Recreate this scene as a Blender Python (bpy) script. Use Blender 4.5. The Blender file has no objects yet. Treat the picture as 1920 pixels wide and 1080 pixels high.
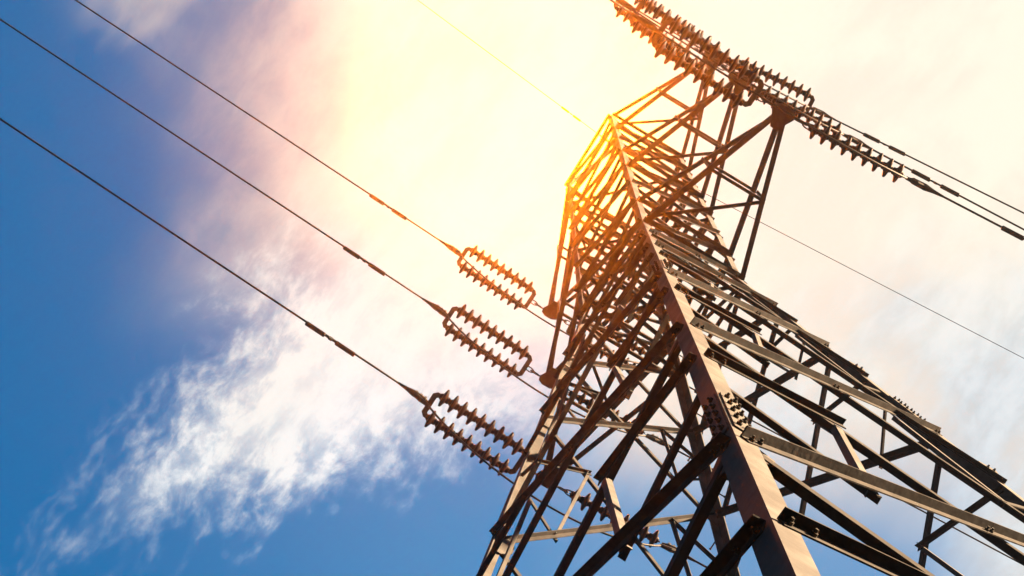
import bpy, bmesh, math, random
from mathutils import Vector, Matrix
random.seed(7)
S = bpy.context.scene
COL = S.collection
H0 = 29.9                      # height of the waist (lowest crossarm) above the ground

# ------------------------------------------------------------------ camera
RIGHT = Vector((0.51573892, 0.85665043, 0.01278332))
DOWN = Vector((-0.82956578, 0.50305014, -0.24240704))
FWD = Vector((-0.21408874, 0.11441414, 0.97009042))
FPX = 3237.0
cam = bpy.data.cameras.new('camera')
cam.sensor_width = 36.0
cam.lens = FPX / 1920.0 * 36.0
cam.clip_start = 0.05
cam.clip_end = 6000.0
camo = bpy.data.objects.new('camera', cam)
COL.objects.link(camo)
camo.matrix_world = Matrix(((RIGHT.x, -DOWN.x, -FWD.x, 5.122),
                            (RIGHT.y, -DOWN.y, -FWD.y, -5.610),
                            (RIGHT.z, -DOWN.z, -FWD.z, H0 - 28.305),
                            (0, 0, 0, 1)))
S.camera = camo

# ------------------------------------------------------------------ render look
S.view_settings.view_transform = 'Standard'
S.view_settings.look = 'None'
S.view_settings.exposure = 2.5
S.view_settings.gamma = 1.0
S.view_settings.use_curve_mapping = False
S.cycles.use_denoising = True
S.cycles.max_bounces = 4
S.cycles.diffuse_bounces = 0
S.cycles.volume_bounces = 0
S.cycles.sample_clamp_indirect = 4.0

# ------------------------------------------------------------------ node expressions
class X:
    """a float socket with arithmetic"""
    def __init__(s, nt, k): s.nt = nt; s.k = k
    def _m(s, op, *o):
        n = s.nt.nodes.new('ShaderNodeMath'); n.operation = op
        for i, v in enumerate((s,) + o):
            if isinstance(v, X): s.nt.links.new(v.k, n.inputs[i])
            else: n.inputs[i].default_value = v
        return X(s.nt, n.outputs[0])
    def __add__(s, o): return s._m('ADD', o)
    __radd__ = __add__
    def __mul__(s, o): return s._m('MULTIPLY', o)
    __rmul__ = __mul__
    def __sub__(s, o): return s._m('SUBTRACT', o)
    def __rsub__(s, o): return (s * -1.0) + o
    def __truediv__(s, o): return s._m('DIVIDE', o)
    def exp(s): return s._m('EXPONENT')
    def sq(s): return s * s
    def mn(s, o): return s._m('MINIMUM', o)
    def mx(s, o): return s._m('MAXIMUM', o)
    def smin(s, o, d): return s._m('SMOOTH_MIN', o, d)
    def smax(s, o, d): return s._m('SMOOTH_MAX', o, d)
    def pw(s, e): return s._m('POWER', e)
    def ramp(s, a, b, va=0.0, vb=1.0):
        n = s.nt.nodes.new('ShaderNodeMapRange'); n.interpolation_type = 'SMOOTHSTEP'
        s.nt.links.new(s.k, n.inputs['Value'])
        n.inputs['From Min'].default_value = a; n.inputs['From Max'].default_value = b
        n.inputs['To Min'].default_value = va; n.inputs['To Max'].default_value = vb
        return X(s.nt, n.outputs['Result'])

def vec(nt, x, y, z=0.0):
    n = nt.nodes.new('ShaderNodeCombineXYZ')
    for i, v in enumerate((x, y, z)):
        if isinstance(v, X): nt.links.new(v.k, n.inputs[i])
        else: n.inputs[i].default_value = v
    return n.outputs[0]

def fbm(nt, v, scale, detail=6, rough=0.55, dist=0.0):
    n = nt.nodes.new('ShaderNodeTexNoise')
    nt.links.new(v, n.inputs['Vector'])
    n.inputs['Scale'].default_value = scale; n.inputs['Detail'].default_value = detail
    n.inputs['Roughness'].default_value = rough; n.inputs['Distortion'].default_value = dist
    return X(nt, n.outputs[0])

def cmix(nt, f, a, b, mode='MIX'):
    n = nt.nodes.new('ShaderNodeMix'); n.data_type = 'RGBA'; n.blend_type = mode; n.clamp_result = False
    for key, v in ((0, f), (6, a), (7, b)):
        k = n.inputs[key]
        if isinstance(v, X): nt.links.new(v.k, k)
        elif isinstance(v, (int, float)): k.default_value = v
        elif isinstance(v, tuple): k.default_value = v + (1.0,) if len(v) == 3 else v
        else: nt.links.new(v, k)
    return n.outputs[2]

# ------------------------------------------------------------------ sun and sky
SUN_EL, SUN_AZ = math.radians(35), math.radians(55)      # azimuth from +x towards +y
sd = Vector((math.cos(SUN_EL) * math.cos(SUN_AZ), math.cos(SUN_EL) * math.sin(SUN_AZ), math.sin(SUN_EL)))
sl = bpy.data.lights.new('sun', 'SUN'); sl.energy = 5.0; sl.angle = math.radians(0.5); sl.color = (1.0, 0.66, 0.38)
so = bpy.data.objects.new('sun', sl); COL.objects.link(so)
so.rotation_euler = sd.to_track_quat('Z', 'Y').to_euler()

W = bpy.data.worlds.new('World'); S.world = W; W.use_nodes = True
W.cycles.sampling_method = 'MANUAL'; W.cycles.sample_map_resolution = 2048
nt = W.node_tree; nt.nodes.clear()
out = nt.nodes.new('ShaderNodeOutputWorld')
sky = nt.nodes.new('ShaderNodeTexSky'); sky.sky_type = 'NISHITA'; sky.sun_disc = False
sky.sun_elevation = SUN_EL; sky.sun_rotation = math.pi / 2 - SUN_AZ
sky.air_density = 1.0; sky.dust_density = 0.6; sky.ozone_density = 3.0
tc = nt.nodes.new('ShaderNodeTexCoord')
def dot(v):
    n = nt.nodes.new('ShaderNodeVectorMath'); n.operation = 'DOT_PRODUCT'
    nt.links.new(tc.outputs['Generated'], n.inputs[0]); n.inputs[1].default_value = v
    return X(nt, n.outputs['Value'])
# the cloud layer is laid out on a plane facing the camera, along the camera's axes
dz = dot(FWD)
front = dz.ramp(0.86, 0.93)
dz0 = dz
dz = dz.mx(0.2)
u = dot(RIGHT) / dz * 3.237 + 0.96
v = dot(DOWN) / dz * 3.237 + 0.54
P = vec(nt, u, v)
w1 = fbm(nt, P, 2.6, 3, 0.5) - 0.5
w2 = fbm(nt, vec(nt, u, v, 3.7), 2.6, 3, 0.5) - 0.5
uw = u + w1 * 0.12
vw = v + w2 * 0.12
# streaks run from lower left to upper right
along = (uw * 0.60 - vw * 0.80); across = (uw * 0.80 + vw * 0.60)
n_big = fbm(nt, vec(nt, along * 0.60, across * 1.5, 1.0), 4.5, 5, 0.55)
n_puff = fbm(nt, vec(nt, along * 0.74, across * 1.3, 5.0), 16.0, 9, 0.66, 0.2)
n_fine = fbm(nt, vec(nt, u, v, 2.0), 30.0, 6, 0.6)
n_soft = fbm(nt, vec(nt, uw, vw, 9.0), 2.6, 3, 0.5)
def line(x0, y0, x1, y1):
    L = math.hypot(x1 - x0, y1 - y0); nx, ny = -(y1 - y0) / L, (x1 - x0) / L
    return (u - x0) * nx + (v - y0) * ny      # positive to the right of the way x0->x1 seen with v downwards
GU, GV = 0.985, 0.222
r2 = (u - GU).sq() + (v - GV).sq()
rw = ((uw - GU + 0.02).sq() * 0.9 + (vw - GV).sq()).pw(0.5)
# the ragged white cloud on the left
f_left = line(0.19, 0.88, 0.60, 0.38)
f_low = line(1.02, 0.85, 0.05, 1.08)
fld = f_left.smin(f_low, 0.06)
cov = fld + (n_big - 0.5) * 0.36 + (n_puff - 0.5) * 0.26 + (n_fine - 0.5) * 0.13
dens = cov.ramp(-0.03, 0.19)
body = 0.50 + fld.ramp(0.0, 0.18) * 0.34 + n_puff.ramp(0.40, 0.62) * 0.45
dens = (dens * body * (u + 0.6 * (1.0 - v)).ramp(0.10, 0.50, 0.45, 1.0)).mn(1.0)
# soft unbroken layer round the added glow, upwards and to the right
soft_in = fld.ramp(0.02, 0.26) * (0.62 + n_puff.ramp(0.35, 0.6) * 0.4) * (1.0 - u.ramp(1.0, 1.25))
near_glow = (rw + (n_soft - 0.5) * 0.14).ramp(0.50, 0.25)
veil_r = (u + (n_soft - 0.5) * 0.30).ramp(0.92, 1.20)
veil_u = (u + v * 0.05 + (n_soft - 0.5) * 0.34 + (n_big - 0.5) * 0.16 + (n_puff - 0.5) * 0.10).ramp(0.16, 0.66) * (0.72 - v).ramp(0.0, 0.36)
top = (0.09 - v + (n_big - 0.5) * 0.40 + (n_soft - 0.5) * 0.20).ramp(-0.02, 0.17) * (u + (n_soft - 0.5) * 0.2).ramp(0.05, 0.24) * 0.75
low_gap = 1.0 - (v + (n_soft - 0.5) * 0.30).ramp(0.74, 1.02) * (1.0 - (u + (n_soft - 0.5) * 0.4).ramp(1.55, 1.95)) * 0.88
veil = (veil_r * low_gap).mx(veil_u).mx(top).mx(near_glow)
grey = n_big * 0.30 + n_puff * 0.52 + n_fine * 0.18
cl_sharp = cmix(nt, grey.ramp(0.36, 0.62), (0.40, 0.48, 0.54), (0.66, 0.69, 0.70))
warm = (1.0 - ((v - 0.60) * 1.5 + (u - 1.0) * 0.22 + (n_soft - 0.5) * 0.9 + (n_big - 0.5) * 0.3).ramp(-0.10, 0.45))
cl_soft = cmix(nt, warm, cmix(nt, (n_big * 0.5 + n_puff * 0.5).ramp(0.38, 0.62), (0.40, 0.455, 0.49), (0.56, 0.60, 0.62)), (0.76, 0.70, 0.57))
cl_soft = cmix(nt, (n_big * 0.55 + n_puff * 0.2 + n_soft * 0.25).ramp(0.56, 0.42) * 0.6, cl_soft, (0.67, 0.57, 0.48))
cl_soft = cmix(nt, (u + (n_soft - 0.5) * 0.2).ramp(0.76, 0.42) * (0.66 - v).ramp(0.0, 0.2), cl_soft, cmix(nt, (n_big * 0.45 + n_puff * 0.35 + n_soft * 0.2).ramp(0.40, 0.60), (0.34, 0.325, 0.33), (0.50, 0.43, 0.40)))
cl_sharp = cmix(nt, warm * 0.75, cl_sharp, (0.70, 0.68, 0.62))
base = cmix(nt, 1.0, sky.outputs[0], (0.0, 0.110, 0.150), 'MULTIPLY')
base = cmix(nt, dz0.ramp(0.90, 0.80), base, cmix(nt, 1.0, sky.outputs[0], (0.012, 0.016, 0.019), 'MULTIPLY'))  # sky outside the view darkened, to keep ambient light off shaded steel
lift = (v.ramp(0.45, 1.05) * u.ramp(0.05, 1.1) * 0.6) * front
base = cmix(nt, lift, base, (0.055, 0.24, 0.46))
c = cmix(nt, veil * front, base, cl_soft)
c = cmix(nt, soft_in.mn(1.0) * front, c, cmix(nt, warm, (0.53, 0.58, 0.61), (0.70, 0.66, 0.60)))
c = cmix(nt, dens * (1.0 - near_glow * 0.8) * (1.0 - u.ramp(0.85, 1.15) * 0.8) * front, c, cl_sharp)
# flare-like glow added to the sky colour, apart from the sun's direction
g1 = (r2 * (-1.0 / (2 * 0.085 ** 2))).exp() * front
g2 = (r2 * (-1.0 / (2 * 0.24 ** 2))).exp() * front
def scaled(f, col):
    return cmix(nt, 1.0, vec(nt, f * col[0], f * col[1], f * col[2]), c, 'ADD')
G1, G2 = 520.0, 0.05
c = scaled(g1 * G1, (1.0, 0.175, 0.0))
c = scaled(g2 * G2, (1.0, 0.55, 0.20))
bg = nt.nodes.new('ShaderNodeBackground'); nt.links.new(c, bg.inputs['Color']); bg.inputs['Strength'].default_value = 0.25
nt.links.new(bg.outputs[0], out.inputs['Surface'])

# ------------------------------------------------------------------ materials
def material(name, col_a, col_b, scale, rough=(0.4, 0.6), metal=0.0, bump=0.0, detail=6, third=None, spec=0.5):
    m = bpy.data.materials.new(name); m.use_nodes = True
    t = m.node_tree; b = t.nodes['Principled BSDF']
    co = t.nodes.new('ShaderNodeTexCoord')
    n = fbm(t, co.outputs['Object'], scale, detail, 0.6)
    col = cmix(t, n.ramp(0.32, 0.68), col_a, col_b)
    if third:
        n3 = fbm(t, co.outputs['Object'], scale * third[1], 8, 0.7)
        col = cmix(t, n3.ramp(third[2], third[2] + 0.12) * third[3], col, third[0])
    t.links.new(col, b.inputs['Base Color'])
    t.links.new(n.ramp(0.3, 0.7, rough[0], rough[1]).k, b.inputs['Roughness'])
    b.inputs['Metallic'].default_value = metal
    b.inputs['Specular IOR Level'].default_value = spec
    if bump:
        bn = t.nodes.new('ShaderNodeBump'); bn.inputs['Strength'].default_value = bump; bn.inputs['Distance'].default_value = 0.01
        t.links.new(fbm(t, co.outputs['Object'], scale * 6, 4).k, bn.inputs['Height'])
        t.links.new(bn.outputs[0], b.inputs['Normal'])
    return m
STEEL = material('galvanised_steel', (0.165, 0.163, 0.158), (0.27, 0.267, 0.258), 3.0, (0.75, 0.9), 0.0, 0.25, spec=0.05,
                 third=((0.09, 0.07, 0.055), 2.6, 0.62, 0.4))
BRACE = material('weathered_zinc_steel', (0.088, 0.087, 0.085), (0.150, 0.147, 0.143), 4.0, (0.8, 0.95), 0.0, 0.3, spec=0.03,
                 third=((0.07, 0.05, 0.036), 2.2, 0.60, 0.5))
BOLT = material('dark_bolt_steel', (0.03, 0.027, 0.024), (0.06, 0.055, 0.05), 20.0, (0.5, 0.7), 0.2, spec=0.2)
PORC = material('brown_glazed_porcelain', (0.018, 0.006, 0.004), (0.03, 0.010, 0.006), 8.0, (0.45, 0.6), spec=0.06)
FIT = material('dull_fitting_steel', (0.04, 0.035, 0.032), (0.08, 0.072, 0.065), 9.0, (0.5, 0.7), 0.2, 0.2, spec=0.2)
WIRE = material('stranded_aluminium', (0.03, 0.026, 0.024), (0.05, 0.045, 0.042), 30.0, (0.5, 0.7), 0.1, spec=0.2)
GRASS = material('dry_grass_ground', (0.012, 0.016, 0.007), (0.026, 0.026, 0.012), 0.3, (0.85, 0.95), 0.0, 0.4, 10)

# ------------------------------------------------------------------ mesh helpers
def obj(name, bm, mat, parent=None, smooth=False):
    bmesh.ops.recalc_face_normals(bm, faces=bm.faces)
    me = bpy.data.meshes.new(name); bm.to_mesh(me); bm.free()
    me.materials.append(mat)
    if smooth:
        for p in me.polygons: p.use_smooth = True
    return link(name, me, parent)
def link(name, me, parent=None):
    o = bpy.data.objects.new(name, me); COL.objects.link(o); o.parent = parent
    return o
def thing(name, label, cat, loc=(0, 0, 0), group=None):
    o = bpy.data.objects.new(name, None); COL.objects.link(o); o.location = loc
    o.empty_display_size = 0.3
    return tag(o, label, cat, group)
def tag(o, label, cat, group=None):
    o['label'] = label; o['category'] = cat
    if group: o['group'] = group
    return o
def prism(bm, pts, off):
    a = [bm.verts.new(p) for p in pts]; b = [bm.verts.new(Vector(p) + off) for p in pts]
    bm.faces.new(a); bm.faces.new(b[::-1])
    for i in range(len(a)):
        j = (i + 1) % len(a); bm.faces.new((a[j], a[i], b[i], b[j]))
def angle_bar(bm, A, B, n, w, th, off, out, flip=False):
    """rolled steel angle from A to B: one flange in the face plane (normal n, 'off' outwards), the other standing
    out (out=+1) or in (out=-1) along its upper edge"""
    A = Vector(A); B = Vector(B); t = (B - A).normalized(); n = (n - t * n.dot(t)).normalized()
    m = n.cross(t).normalized()
    if m.z < 0: m = -m
    if flip: m = -m
    h = w / 2; o = n * off
    sec = [(-h, 0), (h, 0), (h, out * w), (h - th, out * w), (h - th, out * th), (-h, out * th)]
    prism(bm, [A + o + m * a + n * b for a, b in sec], B - A)
def flat_bar(bm, A, B, n, w, th, off):
    A = Vector(A); B = Vector(B); t = (B - A).normalized(); n = (n - t * n.dot(t)).normalized(); m = n.cross(t)
    prism(bm, [A + m * a + n * (off + b) for a, b in ((-w / 2, 0), (w / 2, 0), (w / 2, th), (-w / 2, th))], B - A)
def tube(bm, pts, r, seg=8, cap=True):
    pts = [Vector(p) for p in pts]; rings = []
    ref = Vector((0.31, 0.2, 0.93))
    for i, p in enumerate(pts):
        t = (pts[min(i + 1, len(pts) - 1)] - pts[max(i - 1, 0)]).normalized()
        a = t.cross(ref).normalized(); b = t.cross(a)
        rr = r[i] if isinstance(r, (list, tuple)) else r
        rings.append([bm.verts.new(p + (a * math.cos(2 * math.pi * k / seg) + b * math.sin(2 * math.pi * k / seg)) * rr) for k in range(seg)])
    for q, s in zip(rings, rings[1:]):
        for k in range(seg): bm.faces.new((q[k], q[(k + 1) % seg], s[(k + 1) % seg], s[k]))
    if cap: bm.faces.new(rings[0][::-1]); bm.faces.new(rings[-1])
def lathe(bm, prof, seg=20):
    """profile of (radius, position along x) turned about the x axis"""
    rings = []
    for r, x in prof:
        rings.append([bm.verts.new((x, r * math.cos(2 * math.pi * k / seg), r * math.sin(2 * math.pi * k / seg))) for k in range(seg)])
    for q, s in zip(rings, rings[1:]):
        for k in range(seg): bm.faces.new((q[k], q[(k + 1) % seg], s[(k + 1) % seg], s[k]))
    bm.faces.new(rings[0]); bm.faces.new(rings[-1][::-1])
def box(bm, c, ax, ay, az):
    c = Vector(c); ax, ay, az = Vector(ax), Vector(ay), Vector(az)
    prism(bm, [c - ax - ay - az, c + ax - ay - az, c + ax + ay - az, c - ax + ay - az], az * 2)

# ------------------------------------------------------------------ ground
bm = bmesh.new()
N = 40; R = 1000.0
vs = [[bm.verts.new(((i / N * 2 - 1) * R, (j / N * 2 - 1) * R, 0.0 if abs(i - N / 2) < 3 and abs(j - N / 2) < 3 else random.uniform(-0.6, 0.0))) for j in range(N + 1)] for i in range(N + 1)]
for i in range(N):
    for j in range(N): bm.faces.new((vs[i][j], vs[i + 1][j], vs[i + 1][j + 1], vs[i][j + 1]))
g = obj('ground', bm, GRASS); g['kind'] = 'structure'

# ------------------------------------------------------------------ the tower
K = 0.105
LOW = [0.0, -2.2, -4.8, -9.0, -13.8, -19.0, -24.4, -29.5]         # panel points, from the waist down
UPN = [0.0, 1.8, 3.6, 5.4, 7.15, 8.75, 10.3, 12.1]                # panel points, from the waist up
def hw(z): return 1.0 - K * z if z < 0 else 1.0
def cor(sx, sy, z, inset=0.0, ax=None):
    h = hw(z); p = Vector((sx * h, sy * h, z + H0))
    if ax == 0: p.x -= sx * inset
    if ax == 1: p.y -= sy * inset
    return p
tower = thing('transmission_tower', 'tall galvanised steel lattice pylon with six crossarms seen from below its corner', 'pylon')

bolt_me = None
def bolt_mesh():
    global bolt_me
    if bolt_me is None:
        b = bmesh.new()
        tube(b, [(0, 0, 0), (0, 0, 0.018)], 0.019, 6); tube(b, [(0, 0, 0.018), (0, 0, 0.036)], 0.010, 8)
        bmesh.ops.recalc_face_normals(b, faces=b.faces)
        bolt_me = bpy.data.meshes.new('bolt'); b.to_mesh(bolt_me); b.free(); bolt_me.materials.append(BOLT)
    return bolt_me
def bolt(parent, p, n):
    o = link('bolt', bolt_mesh(), parent); o.location = p; o.rotation_euler = Vector(n).to_track_quat('Z', 'Y').to_euler()

LEGS = {}
for sx in (1, -1):
    for sy in (1, -1):
        bm = bmesh.new()
        for z0, z1, w, th in ((-29.9, 0.0, 0.16, 0.018), (0.0, 12.15, 0.13, 0.014)):
            A, B = cor(sx, sy, z0), cor(sx, sy, z1)
            wi = Vector((-sx * w, 0, 0)); wj = Vector((0, -sy * w, 0)); ti = Vector((-sx * th, 0, 0)); tj = Vector((0, -sy * th, 0))
            prism(bm, [A, A + wi, A + wi + tj, A + ti + tj, A + ti + wj, A + wj], B - A)
        LEGS[sx, sy] = obj('leg', bm, STEEL, tower)
# splices: cover angles with rows of bolts
for (sx, sy), lg in LEGS.items():
    for za, zb in ((-17.55, -18.75), (-7.45, -8.55)):
        for ax in (0, 1):
            n = Vector((sx, 0, 0)) if ax == 0 else Vector((0, sy, 0))
            e = Vector((0, -sy, 0)) if ax == 0 else Vector((-sx, 0, 0))
            bm = bmesh.new()
            flat_bar(bm, cor(sx, sy, za) + e * 0.085, cor(sx, sy, zb) + e * 0.085, n, 0.13, 0.012, 0.0)
            obj('splice_plate', bm, STEEL, lg)
            if (sx, sy) in ((1, -1), (1, 1)) and ax == 0 or (sx, sy) == (1, -1):
                for i in range(5):
                    zz = za + (zb - za) * (i + 0.5) / 5
                    for q in (0.055, 0.115): bolt(lg, cor(sx, sy, zz) + e * q + n * 0.012, n)
# step bolts climb the far leg
for i in range(14):
    z = -12.0 + i * 1.32
    bm = bmesh.new(); p = cor(-1, 1, z) + Vector((0, -0.10, 0)) if i % 2 else cor(-1, 1, z) + Vector((0.10, 0, 0))
    d = Vector((-1, 0, 0)) if i % 2 else Vector((0, 1, 0))
    tube(bm, [p, p + d * 0.17], 0.011, 8); tube(bm, [p + d * 0.17, p + d * 0.185], 0.02, 6)
    obj('step_bolt', bm, BOLT, LEGS[-1, 1])

FACES = {'+x': (0, 1), '+y': (1, 1), '-x': (0, -1), '-y': (1, -1)}
def face(f):
    ax, s = FACES[f]
    n = Vector((s, 0, 0)) if ax == 0 else Vector((0, s, 0))
    # the two corners: first the one nearer the camera's corner of the tower
    if f == '+x': a, b = (1, -1), (1, 1)
    if f == '-y': a, b = (1, -1), (-1, -1)
    if f == '-x': a, b = (-1, -1), (-1, 1)
    if f == '+y': a, b = (1, 1), (-1, 1)
    return n, a, b, 1 - ax
for f in FACES:
    n, a, b, ax = face(f)
    def pt(c, z, inset=0.09): return cor(c[0], c[1], z, inset, ax)
    def bar(name, A, B, w, out, mat=BRACE, th=0.010, gap=0.018, parent=tower, trim=0.0):
        bm = bmesh.new(); t = (B - A).normalized()
        angle_bar(bm, A - t * 0.05, B + t * 0.05, n, w, th, 0.001 if out > 0 else -gap - 0.001, out)
        return obj(name, bm, mat, parent)
    for i, (z1, z0) in enumerate(zip(LOW, LOW[1:])):
        w = (0.068, 0.070, 0.071, 0.073, 0.075, 0.078, 0.085)[i]
        A, B = pt(a, z0), pt(b, z1)
        sg = -1 if f in ('-x', '+y') else 1
        if f == '+y': w *= 1.2
        o = bar('diagonal_brace', A, B, w, sg)
        if f in ('+x', '-y') and i < 5:
            t = (B - A).normalized()
            nb = n
            for q in (A + t * 0.02, A + t * 0.12, B - t * 0.02, B - t * 0.12, (A + B) / 2 - t * 0.04, (A + B) / 2 + t * 0.05):
                bolt(o, q + n * 0.012 - Vector((0, 0, w * 0.15)), nb)
        C_, D_ = pt(a, z1), pt(b, z0)
        bar('diagonal_brace', C_, D_, w, -sg)
        if 1 <= i <= 5:
            for c, d in ((a, b), (b, a)):
                up_in, lo_out = ((C_, D_), (A, B)) if c == a else ((D_, C_), (B, A))
                # c==a: descending diagonal starts at the upper corner, rising one at the lower corner
                hi = C_ if c == a else B; hi2 = D_ if c == a else A
                lo = A if c == a else D_; lo2 = B if c == a else C_
                M = hi + (hi2 - hi) * 0.225; M2 = lo + (lo2 - lo) * 0.235
                zm = (z0 + z1) / 2 + H0
                rb = bar('redundant_brace', pt(c, zm - H0 + 0.13 * (z1 - z0)), M, 0.042 + 0.0055 * i, sg)
                if f in ('+x', '-y') and i > 1:
                    for q in ((0.0, 0.09) if c == a else (0.0,)): bolt(rb, pt(c, zm - H0 + 0.13 * (z1 - z0)).lerp(M, q) + n * 0.012, n)
                bar('redundant_brace', pt(c, zm - H0 - 0.05 * (z1 - z0)), M2, 0.040 + 0.005 * i, -sg)
                bm = bmesh.new(); angle_bar(bm, M + (M - M2).normalized() * 0.06, M2, n, 0.03 + 0.009 * i, 0.008, -0.0135, -1)
                obj('link_bar', bm, STEEL, tower)
    for i, (z0, z1) in enumerate(zip(UPN, UPN[1:])):
        bar('lattice_bar', pt(a, z0 + 0.05, 0.07), pt(b, z1 - 0.05, 0.07), 0.07, 1, gap=0.014, th=0.008)
        bar('lattice_bar', pt(a, z1 - 0.05, 0.07), pt(b, z0 + 0.05, 0.07), 0.07, -1, gap=0.014, th=0.008)
    for z in (0.0, 1.8, 5.4, 7.15, 10.3, 12.1):
        bm = bmesh.new(); angle_bar(bm, pt(a, z, -0.0), pt(b, z, -0.0), n, 0.075, 0.008, 0.012, 1)
        obj('horizontal_strut', bm, BRACE, tower)
for f in ('+x', '-y', '-x'):
    n, a, b, ax = face(f)
    for c in (a, b):
        for z, gw in ((-2.2, 0.26), (-4.8, 0.28), (-9.0, 0.30), (-13.8, 0.32), (-19.0, 0.30)):
            bm = bmesh.new(); sgn = c[ax]; e = Vector((0, 0, 0)); e[ax] = -sgn
            up = (cor(c[0], c[1], z + 1) - cor(c[0], c[1], z)).normalized(); o0 = cor(c[0], c[1], z) - n * 0.040
            prism(bm, [o0 + e * q + up * r for q, r in ((0.03, -0.24), (0.17, -0.24), (gw, -0.10), (gw, 0.08), (0.17, 0.24), (0.03, 0.24))], n * 0.009)
            obj('gusset_plate', bm, STEEL, LEGS[c])
# bracket plates on the right-hand leg
for z in (-6.0, -10.4, -14.6):
    bm = bmesh.new(); p = cor(1, 1, z)
    prism(bm, [p + Vector((0.03, 0.05, -0.10)), p + Vector((0.03, -0.16, -0.10)), p + Vector((0.03, -0.20, 0.08)), p + Vector((0.03, 0.05, 0.12))], Vector((0.012, 0, 0)))
    obj('bracket_plate', bm, STEEL, LEGS[1, 1])
    for q in (-0.02, -0.10): bolt(LEGS[1, 1], p + Vector((0.042, q, 0.0)), (1, 0, 0))
# plan bracing at the arm levels
for z in (0.0, 5.4, 10.3):
    for s in (1, -1):
        bm = bmesh.new(); angle_bar(bm, cor(1, s, z - 0.05 * (s + 2)), cor(-1, -s, z - 0.05 * (s + 2)), Vector((0, 0, -1)), 0.06, 0.007, 0.0, 1)
        obj('plan_brace', bm, BRACE, tower)
# earth wire peak
PEAK = Vector((0, 0, 15.75 + H0))
bm = bmesh.new()
for sx in (1, -1):
    for sy in (1, -1):
        angle_bar(bm, cor(sx, sy, 12.1), PEAK + Vector((sx * 0.06, sy * 0.06, 0)), Vector((sx, 0, 0.2)), 0.08, 0.009, 0.0, -1)
box(bm, PEAK, (0.10, 0, 0), (0, 0.14, 0), (0, 0, 0.03))
obj('earth_wire_peak', bm, BRACE, tower)

# ------------------------------------------------------------------ crossarms
ARMS = [('top', 10.3, 12.1, 3.43), ('middle', 5.4, 7.15, 3.59), ('lowest', 0.0, 1.8, 3.74)]
TIPS = {}
for nm, z, zu, L in ARMS:
    for s in (1, -1):
        tip = Vector((s * L, 0, z + H0)); TIPS[nm, s] = tip
        bm = bmesh.new(); mids = {}
        for sy in (1, -1):
            foot = cor(s, sy, z) + Vector((s * 0.02, 0, 0)); head = cor(s, sy, zu) + Vector((s * 0.02, 0, 0))
            e = tip + Vector((0, sy * 0.09, 0)); e2 = tip + Vector((-s * 0.05, sy * 0.05, 0.07))
            angle_bar(bm, foot, e, Vector((0, sy, 0)), 0.088, 0.010, 0.0, -1, True)
            angle_bar(bm, head, e2, Vector((0, sy, 0.2)), 0.085, 0.009, 0.0, -1)
            mids[sy] = foot + (e - foot) * 0.48
            mids['u', sy] = head + (e2 - head) * 0.48
        arm = obj('crossarm', bm, BRACE, tower)
        def strut(A, B, w=0.055):
            bm = bmesh.new(); angle_bar(bm, A, B, Vector((0, 0, -1)), w, 0.007, 0.004, -1)
            obj('arm_strut', bm, BRACE, arm)
        strut(mids[-1], mids[1])
        strut(cor(s, -1, z) + Vector((s * .1, .02, -0.02)), mids[1] + Vector((0, 0, -0.02)))
        strut(mids['u', -1], mids['u', 1], 0.05)
        bm = bmesh.new()
        for sy in (1, -1):
            pass
        strut(mids[1] + Vector((0, -0.02, 0)), mids['u', 1], 0.045)
        strut(mids[-1] + Vector((0, 0.02, 0)), mids['u', -1], 0.045)
        bm = bmesh.new()
        pl = [(-0.30, -0.07), (-0.16, -0.13), (-0.02, -0.21), (0.07, -0.19), (0.12, -0.09), (0.12, 0.09), (0.07, 0.19), (-0.02, 0.21), (-0.16, 0.13), (-0.30, 0.07)]
        prism(bm, [tip + Vector((s * x, y, -0.075)) for x, y in pl], Vector((0, 0, -0.02)))
        prism(bm, [tip + Vector((s * x * 0.8, y * 0.8, 0.05)) for x, y in pl], Vector((0, 0, 0.015)))
        box(bm, tip + Vector((0, 0, -0.02)), (0.09, 0, 0), (0, 0.12, 0), (0, 0, 0.053))
        obj('tip_plate', bm, BRACE, arm)

# ------------------------------------------------------------------ insulators
bm = bmesh.new()
lathe(bm, [(0.026, -0.10), (0.052, -0.098), (0.062, -0.085), (0.064, -0.050), (0.072, -0.042), (0.092, -0.034), (0.124, -0.024), (0.152, -0.014),
           (0.166, -0.003), (0.171, 0.010), (0.169, 0.024), (0.158, 0.034), (0.142, 0.033), (0.131, 0.042), (0.116, 0.036), (0.100, 0.047), (0.084, 0.043), (0.066, 0.056), (0.058, 0.070), (0.050, 0.086), (0.036, 0.095)])
bmesh.ops.recalc_face_normals(bm, faces=bm.faces)
DISC = bpy.data.meshes.new('insulator_disc'); bm.to_mesh(DISC); bm.free(); DISC.materials.append(PORC)
for p in DISC.polygons: p.use_smooth = True
def ring(bm, c, d, e, L, Wd, r=0.014):
    pts = [c + d * (L / 2 * math.cos(a)) + e * (Wd / 2 * math.sin(a)) for a in [2 * math.pi * k / 14 for k in range(15)]]
    tube(bm, pts, r, 6, False)
NDISC, PITCH = 9, 0.19
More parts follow.
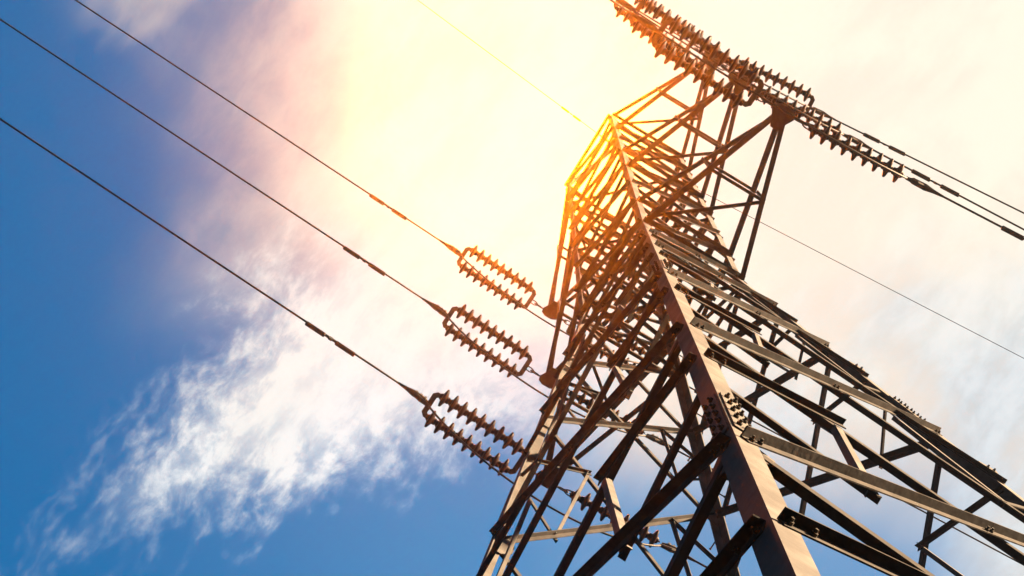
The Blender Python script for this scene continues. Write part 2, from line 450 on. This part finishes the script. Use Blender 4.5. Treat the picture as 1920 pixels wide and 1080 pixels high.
def insulator_set(tip, d, label, group, single=False):
    """double tension string hung on the arm tip along d; returns the wire's start and the jumper's start"""
    t = thing('insulator_string', label, 'insulator', tip, group)
    cx = Vector((1, 0, 0)); cx = (cx - d * cx.dot(d)).normalized(); up = cx.cross(d).normalized()
    if up.z < 0: up = -up
    O = Vector((0, 0, -0.09))
    bm = bmesh.new(); ring(bm, O + d * 0.20, d, up, 0.22, 0.09); ring(bm, O + d * 0.34, d, cx, 0.20, 0.09)
    obj('shackle', bm, FIT, t, True)
    if single: O = O - d * 0.16
    for x0, sg in () if single else ((0.44, 1), (2.30, -1)):
        bm = bmesh.new()
        prism(bm, [O + d * (x0 + sg * a) + cx * b - up * 0.012 for a, b in ((-0.05, -0.19), (0.02, -0.26), (0.10, -0.26), (0.10, -0.20), (0.045, -0.16), (0.045, 0.16), (0.10, 0.20), (0.10, 0.26), (0.02, 0.26), (-0.05, 0.19))], up * 0.024)
        obj('yoke_plate', bm, FIT, t)
    rot = Matrix((d, cx, up)).transposed().to_3x3().to_euler()
    for s in (0,) if single else (1, -1):
        for i in range(NDISC):
            o = link('insulator_disc', DISC, t); o.location = O + d * (0.615 + PITCH * i) + cx * (s * 0.225); o.rotation_euler = rot
        bm = bmesh.new(); tube(bm, [O + d * 0.50 + cx * s * 0.225, O + d * 2.26 + cx * s * 0.225], 0.016, 8)
        obj('core_rod', bm, FIT, t)
    bm = bmesh.new(); q = O + d * 2.36
    tube(bm, [q - d * 0.06, q, q + d * 0.05, q + d * 0.28, q + d * 0.42, q + d * 0.60], [0.02, 0.03, 0.055, 0.06, 0.035, 0.02], 10)
    for k in range(3): box(bm, q + d * (0.06 + 0.09 * k) + up * 0.05, d * 0.02, cx * 0.05, up * 0.035)
    tube(bm, [q + d * 0.24 - up * 0.03, q + d * 0.12 - up * 0.10, q - d * 0.08 - up * 0.15], [0.04, 0.045, 0.03], 8)
    obj('tension_clamp', bm, FIT, t)
    return tip + O + d * 2.86, tip + q - d * 0.06 - up * 0.148
def damper(wire, p, d, w=1.0):
    dn = Vector((0, 0, -1)); dn = (dn - d * dn.dot(d)).normalized()
    bm = bmesh.new(); tube(bm, [p + dn * 0.05 * w - d * 0.47 * w, p + dn * 0.085 * w, p + dn * 0.05 * w + d * 0.47 * w], 0.010 * w, 6)
    box(bm, p + dn * 0.035 * w, d * 0.035 * w, dn * 0.055 * w, d.cross(dn) * 0.02 * w)
    o = obj('vibration_damper', bm, FIT, wire)
    for s in (1, -1):
        bm = bmesh.new(); c = p + dn * 0.062 * w + d * (s * 0.31 * w)
        tube(bm, [c - d * 0.20 * w, c - d * 0.185 * w, c + d * 0.185 * w, c + d * 0.20 * w], [0.030 * w, 0.043 * w, 0.043 * w, 0.030 * w], 10)
        obj('damper_weight', bm, FIT, o)
def line_pts(p, d, L=60.0, n=24):
    return [p + d * (L * k / n) for k in range(n + 1)]

D_NEAR = {1: Vector((0.022, -1.0, 0.146)), -1: Vector((0.022, -1.0, 0.146))}
D_FAR = {1: Vector((0.086, 1.0, -0.188)), -1: Vector((0.086, 1.0, -0.188))}
RW = 0.019
SIDE = {1: 'right', -1: 'left'}
for nm, z, zu, L in ARMS:
    for s in (1, -1):
        tip = TIPS[nm, s]; st = []
        for way, d in (('near', D_NEAR[s]), ('far', D_FAR[s])):
            if way == 'far' and s == 1: d = d + Vector(({'top': 0.015, 'middle': -0.012, 'lowest': -0.006}[nm], 0, 0))
            d = d.normalized()
            side = 'right' if s == 1 else 'left'; kind = 'twin' if nm == 'top' else 'single'
            if s == -1:
                lab = {'near': f'twin brown disc insulator string pulling up-left from the {nm} left crossarm',
                       'far': f'{kind} disc insulator string behind the lattice on the {nm} left crossarm'}[way]
            else:
                lab = {'near': f'twin disc insulator string reaching the top edge from the {nm} right crossarm',
                       'far': f'{kind} disc insulator string sloping down-right from the {nm} right crossarm'}[way]
            w0, j0 = insulator_set(tip + Vector((0, math.copysign(0.12, d.y), 0)), d, lab, 'insulator strings', way == 'far' and nm != 'top')
            st.append((w0, j0, d))
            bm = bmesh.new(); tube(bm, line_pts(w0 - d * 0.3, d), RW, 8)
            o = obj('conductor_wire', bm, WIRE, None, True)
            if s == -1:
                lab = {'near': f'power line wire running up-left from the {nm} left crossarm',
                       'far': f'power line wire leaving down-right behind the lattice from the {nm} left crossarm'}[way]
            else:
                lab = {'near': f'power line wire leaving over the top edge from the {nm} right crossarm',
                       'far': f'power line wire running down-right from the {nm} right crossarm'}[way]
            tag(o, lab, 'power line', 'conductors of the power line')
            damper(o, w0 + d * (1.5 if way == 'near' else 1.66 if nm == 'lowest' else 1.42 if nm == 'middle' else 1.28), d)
        (wa, ja, da), (wb, jb, db) = st
        bm = bmesh.new(); n = 28; pts = []
        for k in range(n + 1):
            q = k / n; p = ja.lerp(jb, q); p.z -= 1.35 * (1 - (2 * q - 1) ** 2) ** 0.9; pts.append(p)
        tube(bm, pts, RW, 8)
        tag(obj('jumper_wire', bm, WIRE, None, True), f'slack jumper cable looping under the tip of the {nm} {side} crossarm', 'jumper cable', 'jumper cables under the crossarms')
# earth wires
for way, d in (('near', Vector((0.085, -1.0, 0.10))), ('far', Vector((0.09, 1.0, -0.20)))):
    d = d.normalized(); p = PEAK + Vector((0, math.copysign(0.14, d.y), 0))
    bm = bmesh.new(); tube(bm, line_pts(p, d), 0.009, 6)
    o = obj('earth_wire', bm, WIRE, None, True)
    tag(o, 'thin earth wire rising up-left from the tower peak' if way == 'near' else 'thin earth wire falling down-right from the tower peak', 'earth wire', 'earth wires of the power line')
    bm = bmesh.new(); tube(bm, [p, p + d * 0.25, p + d * 0.45], [0.03, 0.035, 0.015], 8); obj('dead_end_clamp', bm, FIT, o)
    if way == 'near': damper(o, p + d * 1.35, d, 0.6)

# ------------------------------------------------------------------ hazy air added to spread the sky glow over the tower
bm = bmesh.new()
box(bm, (0, 0, 26.2), (1010, 0, 0), (0, 1010, 0), (0, 0, 28.0))
hm = bpy.data.materials.new('hazy_air'); hm.use_nodes = True
t = hm.node_tree; t.nodes.clear()
mo = t.nodes.new('ShaderNodeOutputMaterial'); pv = t.nodes.new('ShaderNodeVolumePrincipled')
pv.inputs['Color'].default_value = (0.95, 0.92, 0.88, 1); pv.inputs['Density'].default_value = 0.0010
pv.inputs['Anisotropy'].default_value = 0.968
t.links.new(pv.outputs[0], mo.inputs['Volume'])
hz = obj('haze', bm, hm); hz['kind'] = 'stuff'
